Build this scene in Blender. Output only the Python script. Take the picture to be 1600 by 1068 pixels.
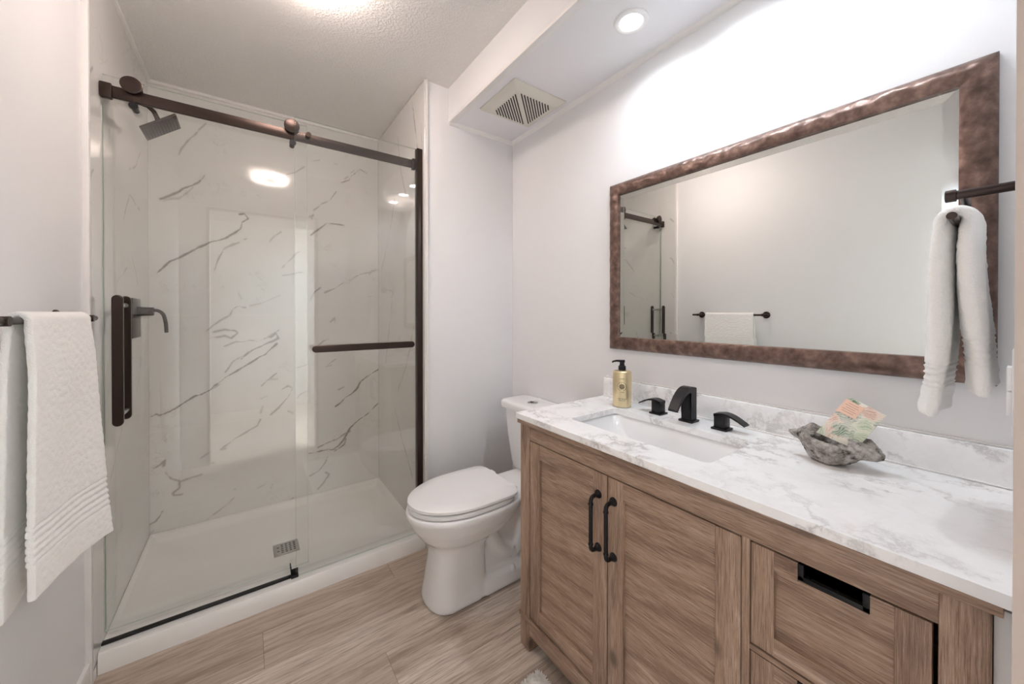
import bpy, bmesh, math, random
import numpy as np
from mathutils import Vector, Matrix, noise
from math import sin, cos, pi, radians as R

scn = bpy.context.scene
for o in list(bpy.data.objects): bpy.data.objects.remove(o)
col = scn.collection

# ------------------------------------------------------------------ camera
cd = bpy.data.cameras.new('camera'); cam = bpy.data.objects.new('camera', cd); col.objects.link(cam)
cd.sensor_width = 36; cd.lens = 577.96/1600*36; cd.shift_y = -42.3/1600
cd.clip_start = .005; cd.clip_end = 50
cam.location = (0, 0, 1.2293); cam.rotation_euler = (R(90)-.0057, 0, -.6204)
scn.camera = cam

# ------------------------------------------------------------------ light + exposure
w = bpy.data.worlds.new('world'); scn.world = w; w.use_nodes = True
w.node_tree.nodes['Background'].inputs[0].default_value = (.8, .85, .9, 1)
w.node_tree.nodes['Background'].inputs[1].default_value = .25
POT_W = .30         # watts of each recessed light's beam
POT_E = 3.6        # recessed lights
DRUM_E = 8.8       # round ceiling lamp in the bathroom
HALL_FILL_E = 195.0      # added fill light in the hall, out of view behind the doorway
scn.view_settings.view_transform = 'Standard'; scn.view_settings.look = 'None'
scn.view_settings.gamma = 1; scn.view_settings.use_curve_mapping = False
scn.view_settings.exposure = 2.48
cy = scn.cycles
cy.max_bounces = 14; cy.diffuse_bounces = 8; cy.glossy_bounces = 6; cy.transparent_max_bounces = 24
cy.use_denoising = True; cy.sample_clamp_indirect = 6; cy.caustics_reflective = False; cy.caustics_refractive = False

# ------------------------------------------------------------------ room numbers
XL, XR, YB, YS, ZC = -.432, 1.3131, 2.677, 1.831, 2.439
XS, XST, XF, ZF = .7632, .7576, .8895, 2.260
YF = .0075

# ------------------------------------------------------------------ material helpers
def srgb(r, g, b):
    f = lambda c: ((c/255+.055)/1.055)**2.4 if c/255 > .04045 else c/255/12.92
    return (f(r), f(g), f(b), 1)
class NT:
    def __init__(s, name):
        s.m = bpy.data.materials.new(name); s.m.use_nodes = True; s.t = s.m.node_tree
        s.b = s.t.nodes['Principled BSDF']; s.out = s.t.nodes['Material Output']
    def n(s, typ, ins=None, **kw):
        x = s.t.nodes.new(typ)
        for k, v in kw.items(): setattr(x, k, v)
        for k, v in (ins or {}).items():
            if isinstance(v, bpy.types.NodeSocket): s.t.links.new(v, x.inputs[k])
            else: x.inputs[k].default_value = v
        return x
    def l(s, a, b): s.t.links.new(a, b)
    def math(s, op, a, b=None, c=None):
        ins = {0: a}
        if b is not None: ins[1] = b
        if c is not None: ins[2] = c
        return s.n('ShaderNodeMath', ins, operation=op).outputs[0]
    def co(s, scale=(1,1,1), rot=(0,0,0), rnd=0, kind='Object'):
        tc = s.n('ShaderNodeTexCoord').outputs[kind]
        if rnd:
            oi = s.n('ShaderNodeObjectInfo').outputs['Random']
            tc = s.n('ShaderNodeVectorMath', {0: tc, 1: s.math('MULTIPLY', oi, rnd)}, operation='ADD').outputs[0]
        return s.n('ShaderNodeMapping', {'Vector': tc, 'Scale': scale, 'Rotation': rot}).outputs[0]
    def noise(s, vec, scale, detail=4, rough=.55, dist=0, out=0):
        return s.n('ShaderNodeTexNoise', {'Vector': vec, 'Scale': scale, 'Detail': detail, 'Roughness': rough, 'Distortion': dist}).outputs[out]
    def ramp(s, fac, stops, interp='LINEAR'):
        r = s.n('ShaderNodeValToRGB', {'Fac': fac}); r.color_ramp.interpolation = interp
        e = r.color_ramp.elements
        while len(e) < len(stops): e.new(.5)
        for i, (p, c) in enumerate(stops):
            e[i].position = p; e[i].color = c if len(c) == 4 else (*c, 1)
        return r.outputs[0]
    def mix(s, f, a, b, bt='MIX'):
        x = s.n('ShaderNodeMix', data_type='RGBA', blend_type=bt)
        for i, v in ((0, f), (6, a), (7, b)):
            if isinstance(v, bpy.types.NodeSocket): s.l(v, x.inputs[i])
            else: x.inputs[i].default_value = v
        return x.outputs[2]
    def bump(s, h, strength=.3, dist=.01):
        s.l(s.n('ShaderNodeBump', {'Height': h, 'Strength': strength, 'Distance': dist}).outputs[0], s.b.inputs['Normal'])
    def set(s, **k):
        for a, v in k.items():
            i = s.b.inputs[a.replace('_', ' ')]
            if isinstance(v, bpy.types.NodeSocket): s.l(v, i)
            else: i.default_value = v
        return s
G = lambda v: (v, v, v, 1)

def simple(name, c, rough=.5, metal=0, bump=None, var=.04, coat=0, spec=.5):
    t = NT(name); co = t.co(rnd=3)
    n = t.noise(co, 14, 3)
    cc = t.mix(n, tuple(x*(1-var) for x in c[:3])+(1,), tuple(min(1, x*(1+var)) for x in c[:3])+(1,))
    t.set(Base_Color=cc, Roughness=rough, Metallic=metal, Coat_Weight=coat)
    t.b.inputs['Specular IOR Level'].default_value = spec
    if bump: t.bump(t.noise(co, bump[0], 3), bump[1], bump[2])
    return t.m

M = {}
M['wall'] = simple('painted wall', srgb(231, 231, 232), .55, bump=(260, .12, .002), var=.01)
M['trim'] = simple('white gloss trim', srgb(232, 230, 228), .3, var=.01)
M['soffit'] = simple('white soffit panel', srgb(232, 232, 235), .45, var=.01)
t = NT('textured ceiling'); co = t.co()
h = t.n('ShaderNodeTexVoronoi', {'Vector': co, 'Scale': 130.0}).outputs['Distance']
h2 = t.noise(co, 95, 3, .6)
t.set(Base_Color=t.mix(h2, srgb(228, 226, 224), srgb(236, 235, 232)), Roughness=.9)
t.bump(t.math('ADD', t.math('MULTIPLY', t.ramp(h2, [(.45, G(0)), (.6, G(1))]), 1.0), t.math('MULTIPLY', h, .4)), .45, .004); M['ceiling'] = t.m
M['ceramic'] = simple('white glazed ceramic', srgb(234, 234, 234), .07, var=.005, coat=.3)
M['acrylic'] = simple('white acrylic', srgb(236, 235, 232), .14, var=.01)
M['plastic'] = simple('white plastic', srgb(236, 236, 236), .3, var=.01)
M['bronze'] = simple('oil rubbed bronze', srgb(66, 55, 51), .32, .85, var=.08)
M['black'] = simple('matte black metal', srgb(34, 33, 35), .38, .5, var=.06)
M['rubber'] = simple('black strip', srgb(14, 13, 13), .45, var=.05)
M['chrome'] = simple('brushed chrome', srgb(185, 185, 182), .28, 1.0)
M['dark_slot'] = simple('dark slot', srgb(46, 42, 40), .8)
M['ventm'] = simple('cream vent plastic', srgb(214, 210, 200), .45, var=.01)
M['hall_floor'] = simple('light hall carpet', srgb(190, 186, 180), .9)
M['hall'] = simple('hall paint', srgb(186, 181, 176), .8, var=.02)
M['jamb'] = simple('door jamb paint', srgb(178, 164, 155), .45, var=.01)
t = NT('mirror silver'); t.set(Base_Color=(.84, .87, .86, 1), Metallic=1.0, Roughness=t.math('MULTIPLY', t.noise(t.co(), 4, 2), .004)); M['mirror'] = t.m

# shower panels : printed marble, crisp veins stored as distance attributes on the mesh
def marble_panel(name, use_attr):
    t = NT(name); co = t.co()
    warp = t.noise(co, 9, 4, .6, out=1)
    wv = t.n('ShaderNodeVectorMath', {0: t.n('ShaderNodeVectorMath', {0: warp, 1: (.5, .5, .5)}, operation='SUBTRACT').outputs[0], 'Scale': .35}, operation='SCALE').outputs[0]
    c2 = t.n('ShaderNodeVectorMath', {0: co, 1: wv}, operation='ADD').outputs[0]
    cloud = t.noise(c2, 2.2, 5, .6)
    base = t.mix(cloud, srgb(224, 223, 220), srgb(216, 214, 210))
    # faint small veins
    m2 = t.n('ShaderNodeMapping', {'Vector': c2, 'Rotation': (0, R(35), 0), 'Scale': (.8, 1, 3.0)}).outputs[0]
    n = t.noise(m2, 2.3, 5, .62)
    thin = t.ramp(t.math('ABSOLUTE', t.math('SUBTRACT', n, .5)), [(0, G(1)), (.012, G(0))])
    patch = t.ramp(t.noise(co, 3.1, 2), [(.52, G(0)), (.66, G(1))])
    v = t.math('MULTIPLY', t.math('MULTIPLY', thin, patch), .28)
    c = t.mix(v, base, srgb(150, 140, 130))
    if use_attr:
        at = t.n('ShaderNodeAttribute', attribute_name='vein')
        sp = t.n('ShaderNodeSeparateColor', {'Color': at.outputs['Color']})
        d = t.math('ADD', sp.outputs[0], t.math('MULTIPLY', t.math('SUBTRACT', t.noise(co, 55, 4, .7), .5), .22))
        wd = t.math('MULTIPLY', t.ramp(t.noise(co, 14, 4, .65), [(.34, G(.10)), (.66, G(1))]), .6)
        line = t.math('MULTIPLY', t.math('SUBTRACT', 1.0, t.n('ShaderNodeMapRange', {0: d, 1: 0.0, 2: wd, 3: 0.0, 4: 1.0}, interpolation_type='SMOOTHSTEP').outputs[0]), sp.outputs[1])
        halo = t.math('MULTIPLY', t.math('MULTIPLY', t.math('SUBTRACT', 1.0, t.n('ShaderNodeMapRange', {0: d, 1: 0.0, 2: 1.0, 3: 0.0, 4: 1.0}).outputs[0]), sp.outputs[1]), t.ramp(t.noise(co, 12, 3), [(.45, G(0)), (.7, G(.42))]))
        c = t.mix(halo, c, srgb(176, 166, 156))
        c = t.mix(t.math('MINIMUM', line, 1.0), c, srgb(126, 118, 110))
    # faint printed joints
    s = t.n('ShaderNodeSeparateXYZ', {0: t.n('ShaderNodeTexCoord').outputs['Object']})
    z = t.math('SUBTRACT', t.math('MODULO', t.math('ADD', s.outputs[2], .0), .61), .605)
    jl = t.ramp(t.math('ABSOLUTE', z), [(0, G(1)), (.0028, G(0))])
    c = t.mix(t.math('MULTIPLY', jl, .22), c, srgb(240, 237, 232))
    t.set(Base_Color=c, Roughness=.09, Coat_Weight=.2); t.b.inputs['Coat Roughness'].default_value = .04
    return t.m
M['panel_veined'] = marble_panel('veined shower panel', True)
M['panel'] = marble_panel('plain shower panel', False)

def quartz(name):
    t = NT(name); co = t.co()
    w1 = t.noise(co, 7, 5, .65, out=1)
    wv = t.n('ShaderNodeVectorMath', {0: w1, 'Scale': .16}, operation='SCALE').outputs[0]
    c2 = t.n('ShaderNodeVectorMath', {0: co, 1: wv}, operation='ADD').outputs[0]
    n = t.noise(c2, 7.5, 6, .6)
    thin = t.ramp(t.math('ABSOLUTE', t.math('SUBTRACT', n, .5)), [(0, G(1)), (.03, G(.25)), (.07, G(0))])
    patch = t.ramp(t.noise(co, 5, 3), [(.40, G(.05)), (.62, G(1))])
    cl = t.ramp(t.noise(c2, 16, 5, .7), [(.45, G(0)), (.75, G(1))])
    c = t.mix(t.math('MULTIPLY', cl, .5), srgb(246, 246, 246), srgb(232, 230, 229))
    c = t.mix(t.math('MULTIPLY', t.math('MULTIPLY', thin, patch), .62), c, srgb(160, 153, 149))
    t.set(Base_Color=c, Roughness=.16); return t.m
M['quartz'] = quartz('white quartz')

def wood(name, axis, dark, mid, light, rnd=7, ring=True):
    """grain runs along the given axis"""
    t = NT(name)
    sc = [22, 22, 22]; sc[axis] = 1.5
    co = t.co(scale=tuple(sc), rnd=rnd)
    wob = t.noise(t.co(scale=(2, 2, 2), rnd=rnd), 1.6, 2, out=1)
    wv = t.n('ShaderNodeVectorMath', {0: wob, 'Scale': 1.1}, operation='SCALE').outputs[0]
    c2 = t.n('ShaderNodeVectorMath', {0: co, 1: wv}, operation='ADD').outputs[0]
    g1 = t.noise(c2, .9, 5, .62, .6)
    sf = [380, 380, 380]; sf[axis] = 14
    cof = t.co(scale=tuple(sf), rnd=rnd)
    g2 = t.noise(cof, 1.3, 4, .7)
    c = t.ramp(g1, [(.24, dark), (.42, mid), (.60, mid), (.76, light)])
    # cathedral figure
    if ring:
        rr = t.n('ShaderNodeTexWave', {'Vector': c2, 'Scale': .35, 'Distortion': 9.0, 'Detail': 4.0, 'Detail Scale': .6}, wave_type='BANDS', bands_direction='DIAGONAL').outputs[1]
        c = t.mix(t.ramp(rr, [(.0, G(.42)), (.28, G(0))]), c, dark)
        c = t.mix(t.ramp(rr, [(.9, G(0)), (1, G(.18))]), c, light)
    c = t.mix(t.ramp(g2, [(.36, G(.7)), (.5, G(0))]), c, dark)
    c = t.mix(t.ramp(g2, [(.54, G(0)), (.68, G(.5))]), c, light)
    if ring:
        k = t.n('ShaderNodeTexVoronoi', {'Vector': t.co(scale=tuple(3.2 if i == axis else 5.5 for i in range(3)), rnd=rnd), 'Scale': 1.0, 'Randomness': 1.0}).outputs['Distance']
        c = t.mix(t.ramp(k, [(.035, G(.75)), (.10, G(0))]), c, tuple(x*.5 for x in dark[:3])+(1,))
    t.set(Base_Color=c, Roughness=.48); t.bump(g2, .22, .002)
    return t.m
WD, WM, WL = srgb(102, 79, 64), srgb(160, 133, 113), srgb(208, 187, 169)
M['wood_y'] = wood('vanity oak grain along', 1, WD, WM, WL)
M['wood_z'] = wood('vanity oak grain upright', 2, WD, WM, WL)
t = NT('floor plank'); 
at = t.n('ShaderNodeAttribute', attribute_name='rnd').outputs['Color']
sp = t.n('ShaderNodeSeparateColor', {'Color': at})
off = t.n('ShaderNodeCombineXYZ', {0: t.math('MULTIPLY', sp.outputs[0], 40.0), 1: t.math('MULTIPLY', sp.outputs[1], 40.0), 2: 0.0}).outputs[0]
tc = t.n('ShaderNodeTexCoord').outputs['Object']
c0 = t.n('ShaderNodeVectorMath', {0: tc, 1: off}, operation='ADD').outputs[0]
ca = t.n('ShaderNodeMapping', {'Vector': c0, 'Scale': (1.5, 12, 1)}).outputs[0]
wob = t.noise(t.n('ShaderNodeMapping', {'Vector': c0, 'Scale': (1.2, 3, 1)}).outputs[0], 1.5, 2, out=1)
c2 = t.n('ShaderNodeVectorMath', {0: ca, 1: t.n('ShaderNodeVectorMath', {0: wob, 'Scale': 1.2}, operation='SCALE').outputs[0]}, operation='ADD').outputs[0]
g1 = t.noise(c2, 1.0, 5, .6, .5)
g2 = t.noise(t.n('ShaderNodeMapping', {'Vector': c0, 'Scale': (6, 130, 1)}).outputs[0], 1.2, 4, .7)
c = t.ramp(g1, [(.28, srgb(148, 131, 117)), (.46, srgb(196, 182, 169)), (.70, srgb(224, 213, 201))])
rr = t.n('ShaderNodeTexWave', {'Vector': c2, 'Scale': .7, 'Distortion': 6.0, 'Detail': 3.0}, bands_direction='Y').outputs[1]
c = t.mix(t.ramp(rr, [(.0, G(.3)), (.25, G(0))]), c, srgb(138, 118, 102))
c = t.mix(t.ramp(g2, [(.34, G(.7)), (.5, G(0))]), c, srgb(128, 109, 95))
c = t.mix(t.ramp(g2, [(.56, G(0)), (.72, G(.5))]), c, srgb(220, 208, 195))
c = t.mix(t.math('MULTIPLY', sp.outputs[2], .4), c, srgb(146, 124, 106))
t.set(Base_Color=c, Roughness=.42); t.bump(g2, .12, .001); M['plank'] = t.m
M['seam'] = simple('plank seam', srgb(78, 62, 52), .9)

# hammered bronze mirror frame
t = NT('hammered bronze frame'); co = t.co()
vo = t.n('ShaderNodeTexVoronoi', {'Vector': co, 'Scale': 42.0}, feature='SMOOTH_F1').outputs['Distance']
n = t.noise(co, 34, 4, .6)
t.set(Base_Color=t.ramp(n, [(.32, srgb(84, 64, 56)), (.52, srgb(116, 92, 82)), (.70, srgb(146, 120, 108))]), Roughness=.36, Metallic=.45)
t.bump(vo, .55, .006); M['frame'] = t.m

def terry(name):
    t = NT(name); co = t.co()
    a = t.noise(co, 300, 3, .75); b = t.noise(co, 80, 3, .6)
    t.set(Base_Color=t.mix(a, srgb(247, 246, 243), srgb(253, 253, 251)), Roughness=.95)
    t.b.inputs['Sheen Weight'].default_value = .35
    t.bump(t.math('ADD', a, t.math('MULTIPLY', b, .6)), .6, .004); return t.m
M['terry'] = terry('white terry cloth')
M['rug'] = terry('white shag')

t = NT('clear glass face')
g = t.n('ShaderNodeNewGeometry'); dp = t.n('ShaderNodeVectorMath', {0: g.outputs['Incoming'], 1: g.outputs['Normal']}, operation='DOT_PRODUCT').outputs['Value']
k = t.math('POWER', t.math('SUBTRACT', 1.0, t.math('ABSOLUTE', dp)), 5.0)
fr = t.math('ADD', t.math('MULTIPLY', k, .94), .045)
tr = t.n('ShaderNodeBsdfTransparent', {'Color': (.985, .992, .986, 1)}); gl = t.n('ShaderNodeBsdfGlossy', {'Color': G(1), 'Roughness': .0})
ms = t.n('ShaderNodeMixShader', {0: fr, 1: tr.outputs[0], 2: gl.outputs[0]}); t.l(ms.outputs[0], t.out.inputs[0]); M['glass'] = t.m
t = NT('glass edge'); t.set(Base_Color=t.mix(t.noise(t.co(), 5), srgb(214, 224, 214), srgb(226, 232, 226)), Roughness=.1)
tr = t.n('ShaderNodeBsdfTransparent', {'Color': (.75, .86, .8, 1)})
ms = t.n('ShaderNodeMixShader', {0: .8, 1: tr.outputs[0], 2: t.b.outputs[0]}); t.l(ms.outputs[0], t.out.inputs[0]); M['glass_edge'] = t.m

def emit(name, c, e):
    t = NT(name); t.set(Base_Color=G(.9), Roughness=.4); t.b.inputs['Emission Color'].default_value = c; t.b.inputs['Emission Strength'].default_value = e
    return t.m
M['pot_lens'] = emit('recessed lamp lens', (.93, .97, 1, 1), POT_E)
M['drum_lens'] = emit('warm drum lens', (1, .82, .74, 1), DRUM_E)
M['hall_fill_lens'] = emit('hall fill light lens', (.82, .92, 1, 1), HALL_FILL_E)

# ------------------------------------------------------------------ mesh helpers
def bm_new(): return bmesh.new()
def box(bm, x0, x1, y0, y1, z0, z1, bev=0, seg=2):
    vs = [bm.verts.new(p) for p in ((x0,y0,z0),(x1,y0,z0),(x1,y1,z0),(x0,y1,z0),(x0,y0,z1),(x1,y0,z1),(x1,y1,z1),(x0,y1,z1))]
    fs = [bm.faces.new([vs[i] for i in f]) for f in ((3,2,1,0),(4,5,6,7),(0,1,5,4),(1,2,6,5),(2,3,7,6),(3,0,4,7))]
    if bev:
        es = set(e for f in fs for e in f.edges)
        bmesh.ops.bevel(bm, geom=list(es), offset=bev, segments=seg, profile=.5, affect='EDGES')
    return vs
def loft(bm, rings, cap0=True, cap1=True, closed=True):
    R_ = [[bm.verts.new(p) for p in r] for r in rings]
    n = len(R_[0])
    for a, b in zip(R_[:-1], R_[1:]):
        for i in range(n if closed else n-1):
            j = (i+1) % n
            bm.faces.new((a[i], a[j], b[j], b[i]))
    if cap0: bm.faces.new(list(reversed(R_[0])))
    if cap1: bm.faces.new(R_[-1])
    return R_
def frame_of(d):
    d = d.normalized(); u = Vector((0,0,1)) if abs(d.z) < .95 else Vector((1,0,0))
    a = d.cross(u).normalized(); b = d.cross(a).normalized(); return a, b
def cyl(bm, p, q, r, r2=None, n=28, cap=True):
    p, q = Vector(p), Vector(q); r2 = r if r2 is None else r2
    a, b = frame_of(q-p)
    loft(bm, [[c + a*rr*cos(2*pi*i/n)+b*rr*sin(2*pi*i/n) for i in range(n)] for c, rr in ((p, r), (q, r2))], cap, cap)
def lathe(bm, c, axis, prof, n=40):
    """prof: list of (t, r) along axis from c"""
    c = Vector(c); axis = Vector(axis).normalized(); a, b = frame_of(axis)
    loft(bm, [[c+axis*t_+a*r*cos(2*pi*i/n)+b*r*sin(2*pi*i/n) for i in range(n)] for t_, r in prof], prof[0][1] > 1e-5 or True, True)
def tube(bm, pts, r, n=16, flat=None, up=None):
    pts = [Vector(p) for p in pts]; rings = []
    a = None
    for i, p in enumerate(pts):
        d = (pts[min(i+1, len(pts)-1)]-pts[max(i-1, 0)]).normalized()
        if a is None: a, b = frame_of(d)
        if up is not None: a = Vector(up) - d*d.dot(Vector(up)); a.normalize()
        else: a = (a-d*a.dot(d)).normalized()
        b = d.cross(a)
        rr = r[i] if isinstance(r, (list, tuple)) else r
        f = flat or 1
        rings.append([p+a*rr*cos(2*pi*k/n)+b*rr*f*sin(2*pi*k/n) for k in range(n)])
    loft(bm, rings)
def arc(pts, rad=.02, n=6):
    """round the corners of a polyline"""
    P = [Vector(p) for p in pts]; out = [P[0]]
    for i in range(1, len(P)-1):
        u = (P[i-1]-P[i]).normalized(); v = (P[i+1]-P[i]).normalized()
        s, e = P[i]+u*rad, P[i]+v*rad
        for k in range(n+1):
            t_ = k/n; out.append((1-t_)**2*s+2*(1-t_)*t_*P[i]+t_*t_*e)
    out.append(P[-1]); return out
def rrect(x0, x1, y0, y1, z, r, n=6):
    out = []
    for cx, cy_, a0 in ((x1-r, y1-r, 0), (x0+r, y1-r, 90), (x0+r, y0+r, 180), (x1-r, y0+r, 270)):
        for k in range(n+1):
            a = R(a0+90*k/n); out.append((cx+r*cos(a), cy_+r*sin(a), z))
    return out
def tag(o, label=None, cat=None, group=None, kind=None):
    if label: o['label'] = label
    if cat: o['category'] = cat
    if group: o['group'] = group
    if kind: o['kind'] = kind
    return o
def root(name, loc, label, cat, group=None):
    o = bpy.data.objects.new(name, None); o.empty_display_size = .05; o.location = loc; col.objects.link(o)
    return tag(o, label, cat, group)
def worldloc(o):
    v = Vector((0,0,0))
    while o: v += o.location; o = o.parent
    return v
def obj(name, bm, mat, parent=None, smooth=35, origin=None):
    bmesh.ops.recalc_face_normals(bm, faces=bm.faces)
    if parent: org = worldloc(parent)
    elif origin is not None: org = Vector(origin)
    else:
        xs = [v.co for v in bm.verts]
        org = Vector(((min(v.x for v in xs)+max(v.x for v in xs))/2, (min(v.y for v in xs)+max(v.y for v in xs))/2, min(v.z for v in xs)))
    bmesh.ops.translate(bm, verts=bm.verts, vec=-org)
    me = bpy.data.meshes.new(name); bm.to_mesh(me); bm.free()
    for m in (mat if isinstance(mat, (list, tuple)) else [mat]): me.materials.append(m)
    o = bpy.data.objects.new(name, me); col.objects.link(o)
    if parent: o.parent = parent
    else: o.location = org
    if smooth:
        for p in me.polygons: p.use_smooth = True
        me.set_sharp_from_angle(angle=R(smooth))
    return o
def B(name, mat, boxes, parent=None, bev=0, **k):
    bm = bm_new()
    for b in boxes: box(bm, *b, bev=bev)
    return obj(name, bm, mat, parent, **k)
def struct(name, mat, boxes, bev=0, **k):
    return tag(B(name, mat, boxes, bev=bev, origin=(0,0,0), **k), kind='structure')

# ------------------------------------------------------------------ setting
random.seed(4)
bm = bm_new()
box(bm, XL-.12, XR+.12, -1.9, YB+.1, -.08, -.0012)
rows = []
lay = bm.loops.layers.float_color.new('rnd')
y = 1.71-.18*20
while y < YB:
    k = round((y-1.71)/.18)
    x = -1.6 + (k*.47 % 1.2)
    fix = {-1: .043, 0: .552, -3: .403, -2: -.37}
    if k in fix: x = fix[k]-1.22*2
    while x < XR:
        x0, x1 = max(x, XL-.1), min(x+1.22, XR+.1)
        if x1 > x0+.01:
            g0 = .0005
            before = set(bm.faces)
            box(bm, x0+g0, x1-g0, y+g0, y+.18-g0, -.001, 0)
            rc = (random.random(), random.random(), random.random(), 1)
            for f in set(bm.faces)-before:
                f.material_index = 1
                for lp in f.loops: lp[lay] = rc
        x += 1.22
    y += .18
fl = obj('floor', bm, [M['seam'], M['plank']], smooth=None, origin=(0,0,0)); tag(fl, kind='structure')
struct('ceiling', M['ceiling'], [(XL-.12, XR+.12, -.12, YB+.1, ZC, ZC+.1)])
struct('wall_left', M['wall'], [(XL-.1, XL, -.12, YB+.1, 0, ZC)])
struct('wall_right', M['wall'], [(XR, XR+.1, -.12, YB+.1, 0, ZC)])
struct('wall_back', M['wall'], [(XL-.1, XR+.1, YB, YB+.1, 0, ZC)])
struct('wall_alcove', M['wall'], [(XS, XR, YS, YB, 0, ZC)], bev=.003)
struct('wall_front', M['wall'], [(XL, -.27, -.11, YF, 0, ZC), (.52, XR, -.11, YF, 0, ZC), (-.27, .52, -.11, YF, 2.08, ZC)])
struct('trim_1', M['jamb'], [(.5, .52, -.115, YF-.0005, 0, 2.08), (-.27, -.25, -.115, YF-.0005, 0, 2.08), (-.25, .5, -.115, YF-.0005, 2.06, 2.08)])
struct('soffit', M['soffit'], [(XF, XR, YF, YS, ZF, ZC)], bev=.002)
# the soffit's outer face is painted like the walls
struct('trim_2', M['wall'], [(XF-.003, XF, YF, YS, ZF+.012, ZC)])
def trimrod(name, prof, p, q):   # quarter-round profile extruded p->q, prof offsets given in world
    bm = bm_new(); p, q = Vector(p), Vector(q)
    loft(bm, [[p+Vector(o_) for o_ in prof], [q+Vector(o_) for o_ in prof]])
    tag(obj(name, bm, M['trim'], origin=(0,0,0)), kind='structure')
pr = [(0,0,0), (0,0,-.018)] + [(-.016*sin(R(a)), 0, -.018*cos(R(a))*.9) for a in (20, 40, 60, 75)] + [(-.018,0,0)]
trimrod('trim_3', pr, (XR, YF, ZF), (XR, YS, ZF))
pr = [(0,0,0), (0,-.018,0)] + [(0,-.016*sin(R(a)), -.018*cos(R(a))*.9) for a in (75, 60, 40, 20)] + [(0,0,-.018)]
trimrod('trim_4', pr, (XF, YS, ZF), (XR, YS, ZF))
bm = bm_new(); box(bm, XF-.004, XF+.022, YF, YS, ZF-.005, ZF+.013, bev=.002); box(bm, XF+.022, XF+.03, YF, YS, ZF-.003, ZF+.001)
tag(obj('trim_5', bm, M['trim'], origin=(0,0,0)), kind='structure')
# baseboards
def baseboard(name, x0, x1, y0, y1, inx, iny):
    bm = bm_new()
    box(bm, x0, x1, y0, y1, 0, .092, bev=.002)
    tag(obj(name, bm, M['trim'], origin=(0,0,0)), kind='structure')
baseboard('baseboard_left', XL, XL+.012, YF, 1.795, 1, 0)
baseboard('baseboard_back', XS, XR-.012, YS-.012, YS, 0, 1)
baseboard('baseboard_right', XR-.012, XR, YF, YS, 1, 0)
baseboard('baseboard_front', .52, XR-.012, YF, YF+.012, 1, 0)
# hall behind the doorway
struct('wall_hall', M['hall'], [(-1.3, -1.2, -1.9, -.11, 0, 2.35), (1.7, 1.8, -1.9, -.11, 0, 2.35), (-1.3, 1.8, -2.0, -1.9, 0, 2.35),
                                (-1.2, XL-.1, -.13, -.11, 0, 2.35), (XR, 1.7, -.13, -.11, 0, 2.35)])
struct('ceiling_hall', M['hall'], [(-1.3, 1.8, -2.0, -.11, 2.35, 2.43)])
struct('floor_hall', M['hall_floor'], [(-1.3, XL-.12, -1.9, -.11, -.08, 0), (XR+.12, 1.8, -1.9, -.11, -.08, 0)])
h = root('hall_fill_light', (1.25, -.32, 2.35), 'added unseen fill light, a flat round disc on the hall ceiling behind the doorway', 'ceiling light')  # added light source, fills the bathroom through the doorway
bm = bm_new(); lathe(bm, (1.25, -.32, 2.35), (0,0,-1), [(0,.17),(.03,.17),(.034,.165)]); obj('base', bm, M['plastic'], h)
bm = bm_new(); lathe(bm, (1.25, -.32, 2.316), (0,0,-1), [(0,.155),(.012,.15),(.02,.13),(.024,.08),(.025,.001)]); obj('lens', bm, M['hall_fill_lens'], h)

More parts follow.
